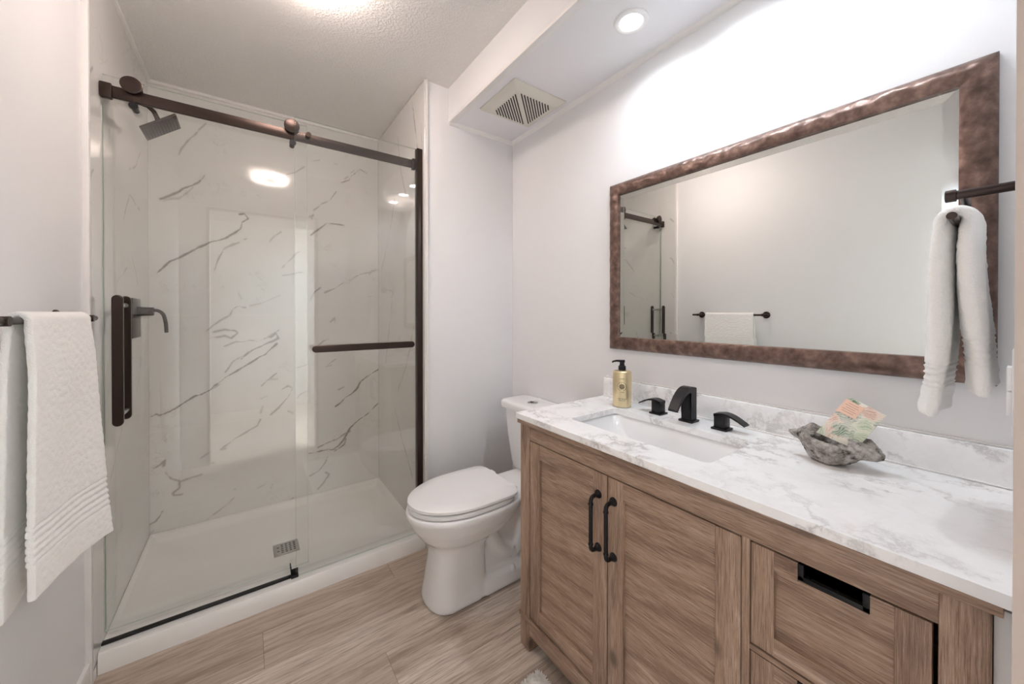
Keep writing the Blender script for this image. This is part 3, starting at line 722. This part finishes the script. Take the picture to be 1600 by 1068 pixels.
def drawer(za, zb, lab):
    ya, yb_ = Y0+.048, .328; g = .0022; xf = CX; fw = .04; tw = .036
    ya += g+.004; yb_ -= g; za += g; zb -= g
    ca, cb_, cz0 = .150, .248, zb-.030
    bm = bm_new(); pts = [(ya+.001, za+.001), (yb_-.001, za+.001), (yb_-.001, zb-.001), (cb_-.001, zb-.001), (cb_-.001, cz0), (ca+.001, cz0), (ca+.001, zb-.001), (ya+.001, zb-.001)]
    A_ = [bm.verts.new((xf+.009, a, b)) for a, b in pts]; B_ = [bm.verts.new((xf+.018, a, b)) for a, b in pts]
    for i in range(8): bm.faces.new((A_[i], A_[(i+1) % 8], B_[(i+1) % 8], B_[i]))
    bmesh.ops.triangulate(bm, faces=[bm.faces.new(A_), bm.faces.new(B_[::-1])])
    d = obj('drawer', bm, M['wood_y'], vn, smooth=None); d['label'] = lab
    xr = (xf+.0004, xf+.019)
    for a, b in ((ya, ya+fw), (yb_-fw, yb_)): B('stile', M['wood_z'], [(xf, xf+.019, a, b, za, zb)], d, bev=.0012)
    B('rail', M['wood_y'], [(*xr, ya+fw, ca, zb-tw, zb)], d); B('rail', M['wood_y'], [(*xr, cb_, yb_-fw, zb-tw, zb)], d)
    B('rail', M['wood_y'], [(*xr, ya+fw, yb_-fw, za, za+tw)], d)
    p = B('pull_cup', M['black'], [(xf-.0006, xf+.019, ca, ca+.009, cz0, zb-.0005), (xf-.0006, xf+.019, cb_-.009, cb_, cz0, zb-.0005), (xf-.0006, xf+.019, ca, cb_, cz0-.001, cz0+.008),
                              (xf+.0185, xf+.0205, ca, cb_, cz0, zb)], d, bev=.0006)
    p['label'] = 'black recessed finger pull'
drawer(.560, .768, 'top drawer'); drawer(.343, .548, 'middle drawer'); drawer(.126, .331, 'bottom drawer')
B('drawer_divider', M['wood_y'], [(CX-.001, CX+.022, yr, .328, .549, .559)], vn)
B('drawer_divider', M['wood_y'], [(CX-.001, CX+.022, yr, .328, .332, .342)], vn)

struct('trim_11', M['trim'], [(CX+.012, CB, YF+.0005, Y0-.001, 0, .822)], bev=.001)

# countertop with a rectangular sink opening
bm = bm_new(); ZT, ZU = .8606, .8405
outer = rrect(.8072, XR-.0005, YF+.0015, 1.1074, 0, .003, 2); inner = rrect(.915, 1.156, .455, .932, 0, .018, 6)
def ringfill(z):
    E = []
    for loop in (outer, inner):
        vs = [bm.verts.new((p[0], p[1], z)) for p in loop]
        E += [bm.edges.new((vs[i], vs[(i+1) % len(vs)])) for i in range(len(vs))]
    bmesh.ops.triangle_fill(bm, use_beauty=True, edges=E); return E
E0 = ringfill(ZT); E1 = ringfill(ZU)
for a, b in zip(E0, E1): bm.faces.new((a.verts[0], a.verts[1], b.verts[1], b.verts[0]))
ct = obj('countertop', bm, M['quartz'], smooth=30)
bv = ct.modifiers.new('edge', 'BEVEL'); bv.width = .0015; bv.segments = 2; bv.limit_method = 'ANGLE'; bv.angle_limit = R(50)
tag(ct, 'white veined quartz countertop over the oak vanity with a sink cutout', 'countertop')
bs = B('backsplash', M['quartz'], [(XR-.021, XR-.0005, YF+.0015, 1.105, ZT+.0002, .942)], bev=.0012)
tag(bs, 'low grey-veined quartz backsplash strip along the wall behind the faucet', 'backsplash')
bm = bm_new(); box(bm, XR-.006, XR-.0004, YF+.002, 1.105, .9421, .9465, bev=.0015); box(bm, XR-.025, XR-.0205, YF+.002, 1.104, ZT+.0003, ZT+.0045, bev=.0015)
tag(obj('trim_10', bm, M['trim'], origin=(0,0,0)), kind='structure')
# sink
sk = root('sink', (1.035, .694, .70), 'white rectangular undermount sink basin set into the quartz countertop', 'sink')
bm = bm_new(); q = rrect
loft(bm, [q(.885,1.19,.425,.965,ZU-.0066,.03), q(.905,1.166,.445,.942,ZU-.0066,.026), q(.910,1.162,.452,.936,ZU-.013,.03), q(.922,1.152,.475,.905,ZU-.06,.035), q(.935,1.140,.52,.845,ZU-.115,.04), q(.96,1.11,.56,.80,ZU-.128,.04), q(1.0,1.07,.65,.72,ZU-.131,.02)], False, True)
q1 = obj('basin', bm, M['ceramic'], sk, smooth=40); sm = q1.modifiers.new('wall', 'SOLIDIFY'); sm.thickness = .006; sm.offset = 1
bm = bm_new(); lathe(bm, (1.035, .69, ZU-.1305), (0,0,1), [(0,.022),(.002,.021),(.003,.012),(.0045,.010),(.005,.001)]); obj('drain', bm, M['black'], sk)

# faucet : spout and two handles stand apart
fx = 1.222
sp_ = root('faucet_spout', (fx, .674, ZT), 'matte black arched waterfall spout in the middle behind the sink', 'faucet')
B('base_plate', M['black'], [(fx-.024, fx+.024, .650, .698, ZT+.0002, ZT+.007)], sp_, bev=.001)
bm = bm_new(); hw = .017
# side profile (x,z) of spout swept in y
top = [(fx+.020, .007), (fx+.020, .112)]
for k in range(9):
    a = k/8; top.append((fx+.018-.118*a*(1-.02*a), .115-.0-.062*a**2.3+.010*sin(pi*a)))
und = []
for k in range(8, -1, -1):
    a = k/8; und.append((fx-.014-.082*a, .100-.056*a**2.0+.002))
und = und[:]
und.append((fx-.016, .085)); und.append((fx-.016, .007))
prof = [(x, ZT+z) for x, z in top+und]
A_ = [bm.verts.new((x, .674-hw, z)) for x, z in prof]; B_ = [bm.verts.new((x, .674+hw, z)) for x, z in prof]
for i in range(len(prof)):
    j = (i+1) % len(prof); bm.faces.new((A_[i], A_[j], B_[j], B_[i]))
bmesh.ops.triangulate(bm, faces=[bm.faces.new(A_), bm.faces.new(list(reversed(B_)))])
spo = obj('spout', bm, M['black'], sp_, smooth=30)
bv = spo.modifiers.new('edge', 'BEVEL'); bv.width = .0012; bv.segments = 2; bv.limit_method = 'ANGLE'; bv.angle_limit = R(45)
def fhandle(y, dirn, label):
    r_ = root('water_tap', (fx, y, ZT), label, 'tap', 'black lever taps beside the spout')
    B('base_plate', M['black'], [(fx-.0235, fx+.0235, y-.0235, y+.0235, ZT+.0002, ZT+.006)], r_, bev=.001)
    B('handle_body', M['black'], [(fx-.017, fx+.017, y-.017, y+.017, ZT+.006, ZT+.048)], r_, bev=.001)
    bm = bm_new()
    n = 10; up_, lo = [], []
    for k in range(n+1):
        a = k/n; yy = y-dirn*.018+dirn*a*.090; zz = ZT+.0485+.010*sin(min(a*2.2, pi/2))-.032*max(0, a-.25)**1.5*1.4
        up_.append((yy, zz)); lo.append((yy, zz-(.0085-.005*a)))
    P = up_+lo[::-1]
    A_ = [bm.verts.new((fx-.017, a, b)) for a, b in P]; B_ = [bm.verts.new((fx+.017, a, b)) for a, b in P]
    for i in range(len(P)):
        j = (i+1) % len(P); bm.faces.new((A_[i], A_[j], B_[j], B_[i]))
    bmesh.ops.triangulate(bm, faces=[bm.faces.new(A_), bm.faces.new(list(reversed(B_)))])
    obj('lever', bm, M['black'], r_, smooth=30)
fhandle(.789, 1, 'matte black faucet handle beside the gold soap bottle')
fhandle(.566, -1, 'matte black faucet handle on the side of the stone bowl')

# soap bottle
bx, by = 1.205, .937
so = root('soap_bottle', (bx, by, ZT), 'gold pump soap bottle with black pump left of the faucet', 'soap bottle')
t = NT('gold bottle'); t.set(Base_Color=t.mix(t.noise(t.co(scale=(1,1,.3)), 20, 2), srgb(222, 203, 160), srgb(236, 220, 182)), Roughness=.3, Metallic=.75); M['gold'] = t.m
bm = bm_new(); lathe(bm, (bx, by, ZT+.0003), (0,0,1), [(0,.031),(.002,.0345),(.006,.0358),(.132,.0358),(.137,.0345),(.1405,.030),(.142,.016),(.143,.001)], n=56)
bt = obj('bottle_body', bm, M['gold'], so, smooth=30)
bm = bm_new(); z0 = ZT+.142; lathe(bm, (bx, by, z0), (0,0,1), [(0,.0138),(.002,.0145),(.016,.0145),(.018,.011),(.024,.009),(.030,.009),(.031,.011),(.040,.011),(.041,.001)], n=32)
dxy = Vector((-.55, .83, 0)).normalized(); p = Vector((bx, by, z0+.036))
tube(bm, [p, p+dxy*.022, p+dxy*.034+Vector((0,0,-.003)), p+dxy*.038+Vector((0,0,-.007))], [.005,.0042,.0036,.003], n=12)
obj('pump', bm, M['black'], so)
# printed marks wrapped on the bottle, facing the room's door
bm = bm_new(); ang0 = math.atan2(-by, -bx)-.02; rr_ = .0361
def onb(u, v): a = ang0+u/rr_; return Vector((bx+rr_*cos(a), by+rr_*sin(a), ZT+v))
def stroke(pts, wd):
    for (u0_, v0_), (u1_, v1_) in zip(pts[:-1], pts[1:]):
        d = Vector((u1_-u0_, v1_-v0_)); L_ = d.length
        if L_ < 1e-6: continue
        nn = Vector((-d.y, d.x))/L_*wd/2
        bm.faces.new([bm.verts.new(onb(u0_+nn.x*s1, v0_+nn.y*s1) if e == 0 else onb(u1_+nn.x*s1, v1_+nn.y*s1)) for e, s1 in ((0,1),(1,1),(1,-1),(0,-1))])
for a0, a1 in ((20, 70), (78, 102), (110, 160), (200, 250), (290, 340), (345, 375), (165, 195)):
    stroke([(.0165*cos(R(a)), .083+.0165*sin(R(a))) for a in np.linspace(a0, a1, 8)], .0013)
for k in range(9):
    a = 2*pi*k/9+.3; stroke([(.002*cos(a), .083+.002*sin(a)), (.007*cos(a+.3), .083+.007*sin(a+.3)), (.0105*cos(a), .083+.0105*sin(a)), (.007*cos(a-.4), .083+.007*sin(a-.4))], .0022)
def glyphs(v, wid, h_, wd, seed):
    rs = random.Random(seed); u = -wid/2
    while u < wid/2:
        g_ = rs.choice([0,1,2,3]); w_ = h_*.6
        if g_ == 0: stroke([(u, v), (u, v+h_)], wd); stroke([(u, v+h_), (u+w_, v+h_)], wd)
        if g_ == 1: stroke([(u, v), (u+w_/2, v+h_), (u+w_, v)], wd)
        if g_ == 2: stroke([(u, v), (u, v+h_), (u+w_, v+h_), (u+w_, v), (u, v)], wd)
        if g_ == 3: stroke([(u, v), (u, v+h_)], wd); stroke([(u, v+h_/2), (u+w_, v+h_/2)], wd); stroke([(u+w_, v), (u+w_, v+h_)], wd)
        u += h_*.95
obj('emblem', bm, simple('dark print', srgb(58, 44, 24), .6), bt, smooth=None)
bm = bm_new()
glyphs(.112, .016, .0026, .0006, 1); glyphs(.060, .015, .0022, .0005, 2); glyphs(.034, .030, .0026, .0006, 3); glyphs(.028, .024, .0018, .0005, 4)
tag(obj('label_text', bm, bpy.data.materials['dark print'], bt, smooth=None), kind='stuff')

# ------------------------------------------------------------------ mirror
mi = root('mirror', (XR-.015, .56, 1.07), 'large rectangular wall mirror in a hammered bronze frame above the vanity', 'mirror')
mL, mR, mT, mB = 1.0778, .0398, 1.7856, 1.0723
def rect(i, x): return [Vector((x, mR+i, mB+i)), Vector((x, mL-i, mB+i)), Vector((x, mL-i, mT-i)), Vector((x, mR+i, mT-i))]
bm = bm_new()
segs = [(0, XR-.001), (0, XR-.012), (.006, XR-.020), (.014, XR-.026), (.022, XR-.0295), (.030, XR-.030), (.050, XR-.0275), (.0535, XR-.026), (.0535, XR-.0170)]
def along(i, x):
    c4 = rect(i, x); out = []
    for a, b, n in ((c4[0], c4[1], 120), (c4[1], c4[2], 80), (c4[2], c4[3], 120), (c4[3], c4[0], 80)):
        out += [a.lerp(b, k/n) for k in range(n)]
    return out
rings = [along(i, x) for i, x in segs]
for si, rg in enumerate(rings):      # hammered dents on the rounded outer slope
    if 2 <= si <= 5:
        for p in rg:
            w_ = noise.noise(Vector((p.x*8+si*.35, p.y*38, p.z*38)))
            p.x += .0030*w_
loft(bm, rings, False, False)
obj('frame', bm, M['frame'], mi, smooth=50)
bm = bm_new(); i0, i1 = .053, .078
loft(bm, [rect(i0, XR-.0175), rect(i1, XR-.0187)], False, True)
obj('mirror_glass', bm, M['mirror'], mi, smooth=None)

# ------------------------------------------------------------------ towels and rails
tb = root('towel_bar', (XL, 1.32, 1.215), 'dark bronze towel bar with round posts on the left wall', 'towel bar')
bm = bm_new(); cyl(bm, (-.366, 1.060, 1.2135), (-.366, 1.598, 1.2135), .0072); obj('bar', bm, M['bronze'], tb)
for yy in (1.095, 1.556):
    bm = bm_new(); lathe(bm, (XL+.0004, yy, 1.2135), (1,0,0), [(0,.0245),(.004,.0245),(.006,.023)]); cyl(bm, (XL+.005, yy, 1.2135), (-.357, yy, 1.2135), .0095); obj('post', bm, M['bronze'], tb)

def cloth(name, path_fn, nu, nv, mat, parent=None, thick=.006, smooth_levels=1):
    bm = bm_new(); V = [[bm.verts.new(path_fn(i/nu, j/nv)) for i in range(nu+1)] for j in range(nv+1)]
    for j in range(nv):
        for i in range(nu): bm.faces.new((V[j][i], V[j][i+1], V[j+1][i+1], V[j+1][i]))
    o = obj(name, bm, mat, parent, smooth=180)
    s = o.modifiers.new('pile', 'SOLIDIFY'); s.thickness = thick; s.offset = 0
    s = o.modifiers.new('soft', 'SUBSURF'); s.levels = smooth_levels; s.render_levels = smooth_levels
    return o
def ribs(d, start=.075, n=5, pitch=.016, h=.0042):
    """d: distance from the hem; ridge height"""
    k = (d-start)/pitch
    return h*max(0, cos(2*pi*(k-.5)))**2*1.0-h*.6 if 0 <= k <= n else 0
def bar_towel(u, v):
    # u along bar (0 near door .. 1 towards shower), v: 0 back hem .. 1 front hem
    y0_, y1_ = 1.150, 1.490
    xb, zb, r = -.366, 1.2135, .0125
    Lb, Lf, Lc = .555, .585, pi*r
    s = v*(Lb+Lc+Lf)
    wob = .004*noise.noise(Vector((u*5, v*6, 1.7)))
    fr = 0
    if s < Lb:
        d = Lb-s; x = xb-r-.006*min(1, d/.1)-.010*min(1, d/.5); z = zb-d; fr = d; hem = s
        y = y0_+(y1_-y0_)*u+.0*d
        wave = .006*sin(u*9+1)*min(1, d/.4)
        x += wave*.4; rb = -ribs(hem)
        z -= .035*(1-u)*min(1, d/.5)
    elif s < Lb+Lc:
        a = (s-Lb)/r; x = xb-r*cos(a); z = zb+r*sin(a); y = y0_+(y1_-y0_)*u; rb = 0; hem = .3
    else:
        d = s-Lb-Lc; fr = d/Lf; hem = Lf-d
        y = y0_+(y1_-y0_)*u+(.045*u-.0)*fr*0
        x = xb+r-.002*fr+.036*u**2.2*fr**1.2+.004*sin(u*7+.6)*fr*u+.004*min(1, fr*6)
        z = zb-d*(.985)-(.0)
        z += .015*sin(u*pi)*fr*0-.035*fr*(u-.5)
        rb = ribs(hem)
    fz = .0016*noise.noise(Vector((x*60, y*90, z*90)))
    return (x+rb+wob*.5+fz, y, z)
tw = cloth('bath_towel', bar_towel, 60, 420, M['terry'], thick=.012)
tag(tw, 'large white bath towel folded over the bar on the left wall', 'towel')

rg = root('towel_ring', (1.1, YF, 1.453), 'dark bronze open towel ring on the door wall beside the mirror', 'towel ring')
bm = bm_new(); lathe(bm, (1.1, YF+.0003, 1.453), (0,1,0), [(0,.027),(.005,.027),(.007,.025)]); obj('wall_plate', bm, M['bronze'], rg)
bm = bm_new(); lathe(bm, (1.1, YF+.006, 1.453), (0,1,0), [(0,.0085),(.068,.0085),(.069,.0115),(.082,.0115),(.083,.010)]); obj('post', bm, M['bronze'], rg)
bm = bm_new(); tube(bm, arc([(1.095, .074, 1.453), (1.168, .074, 1.445), (1.168, .074, 1.388), (.925, .074, 1.386)], .016, 6), .0062); obj('ring_bar', bm, M['bronze'], rg)

bm = bm_new(); rings = []
yc, zc_, r = .074, 1.386, .0150; Lw, Lf, Lc = .288, .338, pi*.0150; N = 300; n = 40
for k in range(N+1):
    s_ = (Lw+Lc+Lf)*k/N; rb = 0
    if s_ < Lw:
        d = Lw-s_; f = d/Lw; hem = s_; y = yc-r+.001*min(1, f*6)-.010*f+.003*sin(f*5); z = zc_-d; nx, nz = -1, 0; xc, hx = 1.050, .084+.012*f; rb = ribs(s_, .048, 4, .0105, .0024)
    elif s_ < Lw+Lc:
        a = (s_-Lw)/r; f = 0; hem = 1; y = yc-r*cos(a); z = zc_+r*sin(a); nx, nz = -cos(a), sin(a); xc, hx = 1.050, .084
    else:
        d = s_-Lw-Lc; f = d/Lf; hem = Lf-d; y = yc+r+.001*min(1, f*6)+.010*f+.004*sin(f*6+1)*f; z = zc_-d; nx, nz = 1, 0; xc, hx = 1.050-.006*f, .084+.014*f; rb = ribs(Lf-d, .048, 4, .0105, .0024)
    th = .0135+.003*sin(pi*min(1, f*1.2))+rb; endk = .6+.4*math.sqrt(max(0, hem)/.006) if hem < .006 else 1
    th *= endk; ring = []
    for q_ in range(n):
        a = 2*pi*q_/n; ca, sa = cos(a), sin(a)
        ex = math.copysign(abs(ca)**.75, ca)*(hx+rb); et = math.copysign(abs(sa)**.62, sa)*th
        fold = .004*sin(ca*4.5+f*3)*f
        fz = .0016*noise.noise(Vector((ex*110, s_*110, et*110)))
        yy = y+nx*(et+fz)+fold
        ring.append((xc+ex, max(yy, YF+.003), z+nz*(et+fz)-.004*f*ca*(1 if s_ > Lw else -1)))
    rings.append(ring)
loft(bm, rings); ht = obj('hand_towel', bm, M['terry'], smooth=180)
tag(ht, 'small white hand towel hanging from the ring beside the mirror', 'towel')

# switch and outlet
lsw = root('light_switch', (.86, YF, 1.12), 'white rocker light switch on the door wall near the vanity end', 'light switch')
B('cover_plate', M['plastic'], [(.825, .895, YF+.0002, YF+.0058, 1.065, 1.18)], lsw, bev=.0015)
B('rocker', M['plastic'], [(.844, .876, YF+.0058, YF+.0105, 1.089, 1.121)], lsw, bev=.001)
B('rocker', M['plastic'], [(.844, .876, YF+.0058, YF+.0105, 1.123, 1.155)], lsw, bev=.001)
ou = root('power_outlet', (1.14, YF, 1.10), 'white power outlet on the door wall under the hand towel', 'outlet')
B('cover_plate', M['plastic'], [(1.105, 1.175, YF+.0002, YF+.0058, 1.00, 1.075)], ou, bev=.0015)
B('socket_face', M['plastic'], [(1.124, 1.156, YF+.0058, YF+.0085, 1.006, 1.070)], ou, bev=.001)

# ------------------------------------------------------------------ stone bowl and packet
t = NT('weathered stone'); co = t.co()
a = t.noise(co, 60, 6, .7); b = t.noise(co, 18, 4, .6)
c = t.ramp(a, [(.36, srgb(60, 54, 50)), (.43, srgb(138, 131, 125)), (.58, srgb(186, 180, 174)), (.8, srgb(214, 209, 203))])
c = t.mix(t.ramp(b, [(.3, G(.45)), (.5, G(0))]), c, srgb(84, 74, 66))
t.set(Base_Color=c, Roughness=.9); t.bump(a, .9, .006); M['stone'] = t.m
cb = Vector((1.172, .284, ZT))
def bwl(k, z, n=40, sx=.058, sy=.064, dy=0):
    return [(cb.x+sx*k*cos(2*pi*i/n), cb.y+dy+sy*k*sin(2*pi*i/n), z+(.010*sin(2*pi*i/n+.3) if z > ZT+.05 else 0)) for i in range(n)]
bm = bm_new()
loft(bm, [bwl(.40, ZT+.003, dy=.004), bwl(.56, ZT+.004, dy=.004), bwl(.80, ZT+.020), bwl(.96, ZT+.042), bwl(1.02, ZT+.058), bwl(.95, ZT+.064), bwl(.80, ZT+.058), bwl(.62, ZT+.034), bwl(.2, ZT+.024)])
tube(bm, [(1.166, .322, ZT+.046), (1.162, .342, ZT+.054), (1.160, .358, ZT+.058), (1.158, .369, ZT+.060)], [.022, .013, .008, .004])
tube(bm, [(1.152, .248, ZT+.046), (1.158, .222, ZT+.047), (1.166, .202, ZT+.042), (1.172, .190, ZT+.040)], [.026, .018, .013, .008])
tube(bm, [(1.182, .240, ZT+.062), (1.180, .216, ZT+.063), (1.176, .198, ZT+.050)], [.012, .010, .006])
tube(bm, [(1.198, .322, ZT+.054), (1.194, .326, ZT+.070), (1.188, .322, ZT+.080)], [.022, .017, .007])
sbw = obj('stone_bowl', bm, M['stone'], smooth=180)
md = sbw.modifiers.new('fuse', 'REMESH'); md.mode = 'VOXEL'; md.voxel_size = .003; md.use_smooth_shade = True
for nm, sc_, st in (('lumps', .03, .008), ('grain', .008, .0045)):
    tx = bpy.data.textures.new(nm, 'CLOUDS'); tx.noise_scale = sc_; tx.noise_depth = 2
    md = sbw.modifiers.new(nm, 'DISPLACE'); md.texture = tx; md.strength = st; md.mid_level = .5; md.texture_coords = 'GLOBAL'
tag(sbw, 'rough grey stone bowl with a pointed handle on the countertop', 'bowl')

# floral packet standing in the bowl
t = NT('floral paper'); co = t.co()
w1 = t.noise(co, 30, 3, .6, out=1)
c2 = t.n('ShaderNodeVectorMath', {0: co, 1: t.n('ShaderNodeVectorMath', {0: w1, 'Scale': .035}, operation='SCALE').outputs[0]}, operation='ADD').outputs[0]
vo = t.n('ShaderNodeTexVoronoi', {'Vector': c2, 'Scale': 34.0, 'Randomness': 1.0})
hue = t.n('ShaderNodeSeparateColor', {'Color': vo.outputs['Color']}).outputs[0]
c = t.ramp(hue, [(0, srgb(92, 128, 100)), (.2, srgb(170, 190, 158)), (.36, srgb(232, 230, 214)), (.56, srgb(120, 150, 122)), (.66, srgb(226, 222, 204)), (.8, srgb(206, 160, 140)), (.92, srgb(52, 92, 68))], 'CONSTANT')
pet = t.ramp(t.n('ShaderNodeTexWave', {'Vector': c2, 'Scale': 55.0, 'Distortion': 4.0}, wave_type='RINGS').outputs[1], [(0, G(0)), (.5, G(.5))])
c = t.mix(pet, c, srgb(238, 233, 218)); edge = t.ramp(vo.outputs['Distance'], [(.35, G(0)), (.6, G(.5))])
c = t.mix(edge, c, srgb(240, 236, 224)); t.set(Base_Color=c, Roughness=.6); M['floral'] = t.m
pk = root('gift_packet', (1.17, .25, ZT+.06), 'floral paper packet with a peach label standing in the stone bowl', 'packet')
# local axes of the packet: across (a) and up (b) on a slightly leaning plane, facing the room
TLp, TRp, BRp, BLp = Vector((1.182, .252, 1.027)), Vector((1.182, .189, .995)), Vector((1.162, .226, .926)), Vector((1.162, .298, .950))
BRp += (BRp-TRp)*.25; BLp += (BLp-TLp)*.25
a_ = (TRp-TLp); b_ = (TLp-BLp); nn = a_.cross(b_).normalized()
if nn.x > 0: nn = -nn
def pk_slab(bm, u0_, u1_, v0_, v1_, d0, d1, bulge=0, n=10):
    P = lambda u, v, d: BLp+(BRp-BLp)*u*(1-v)+(TRp-TLp)*u*v+(TLp-BLp)*v+nn*d
    def S(d, sgn):
        return [[bm.verts.new(P(u0_+(u1_-u0_)*i/n, v0_+(v1_-v0_)*j/n, d+sgn*bulge*math.sqrt(max(0, sin(pi*i/n)*sin(pi*j/n))))) for i in range(n+1)] for j in range(n+1)]
    f, b = S(d1, 1), S(d0, -1)
    for j in range(n):
        for i in range(n):
            bm.faces.new((f[j][i], f[j][i+1], f[j+1][i+1], f[j+1][i])); bm.faces.new((b[j][i], b[j+1][i], b[j+1][i+1], b[j][i+1]))
    for i in range(n):
        bm.faces.new((f[0][i], b[0][i], b[0][i+1], f[0][i+1])); bm.faces.new((f[n][i], f[n][i+1], b[n][i+1], b[n][i]))
        bm.faces.new((f[i][0], f[i+1][0], b[i+1][0], b[i][0])); bm.faces.new((f[i][n], b[i][n], b[i+1][n], f[i+1][n]))
bm = bm_new(); pk_slab(bm, 0, 1, 0, 1, -.009, .0, bulge=.002); obj('packet_body', bm, M['floral'], pk, smooth=40)
bm = bm_new(); pk_slab(bm, -.02, .50, .62, .93, .0014, .0022); lb = obj('peach_label', bm, simple('peach paper', srgb(240, 204, 182), .6), pk, smooth=None); lb['label'] = 'peach paper label with fine lines of print'
bm = bm_new()
for k, (ua, ub) in enumerate(((.10,.38),(.06,.42),(.12,.36),(.05,.43),(.08,.40))): pk_slab(bm, ua, ub, .875-k*.048, .882-k*.048, .0022, .0025, n=1)
obj('label_print', bm, simple('brown print', srgb(160, 112, 90), .6), lb, smooth=None)

# ------------------------------------------------------------------ bath mat
random.seed(9); bm = bm_new(); x0, x1, y0, y1 = .36, .800, .33, .962
nx, ny = 88, 126
V = [[None]*(nx+1) for _ in range(ny+1)]
for j in range(ny+1):
    for i in range(nx+1):
        ed = min(i, nx-i, j, ny-j)
        z = .003+.018*min(1, ed/3)+random.uniform(-.004, .006)*(1 if ed > 0 else 0)
        jit = .003
        V[j][i] = bm.verts.new((x0+(x1-x0)*i/nx+random.uniform(-jit, jit), y0+(y1-y0)*j/ny+random.uniform(-jit, jit), z))
for j in range(ny):
    for i in range(nx): bm.faces.new((V[j][i], V[j][i+1], V[j+1][i+1], V[j+1][i]))
for k in range(5200):   # tufts crowd the far end, which is the end in view
    px_, py_ = random.uniform(x0+.2, x1), random.uniform(y1-.14, y1)
    p = Vector((px_, py_, .012)); d = Vector((random.gauss(0, .5), random.gauss(0, .5), 1)).normalized()
    cyl(bm, p, p+d*random.uniform(.008, .013), .0020, .0012, n=4, cap=False)
mt = obj('bath_mat', bm, M['rug'], smooth=60, origin=(.58, .65, 0)); tag(mt, 'fluffy white bath mat on the plank floor in front of the vanity', 'bath mat')
bm = None
for me in bpy.data.meshes:
    if me.users == 0: bpy.data.meshes.remove(me)
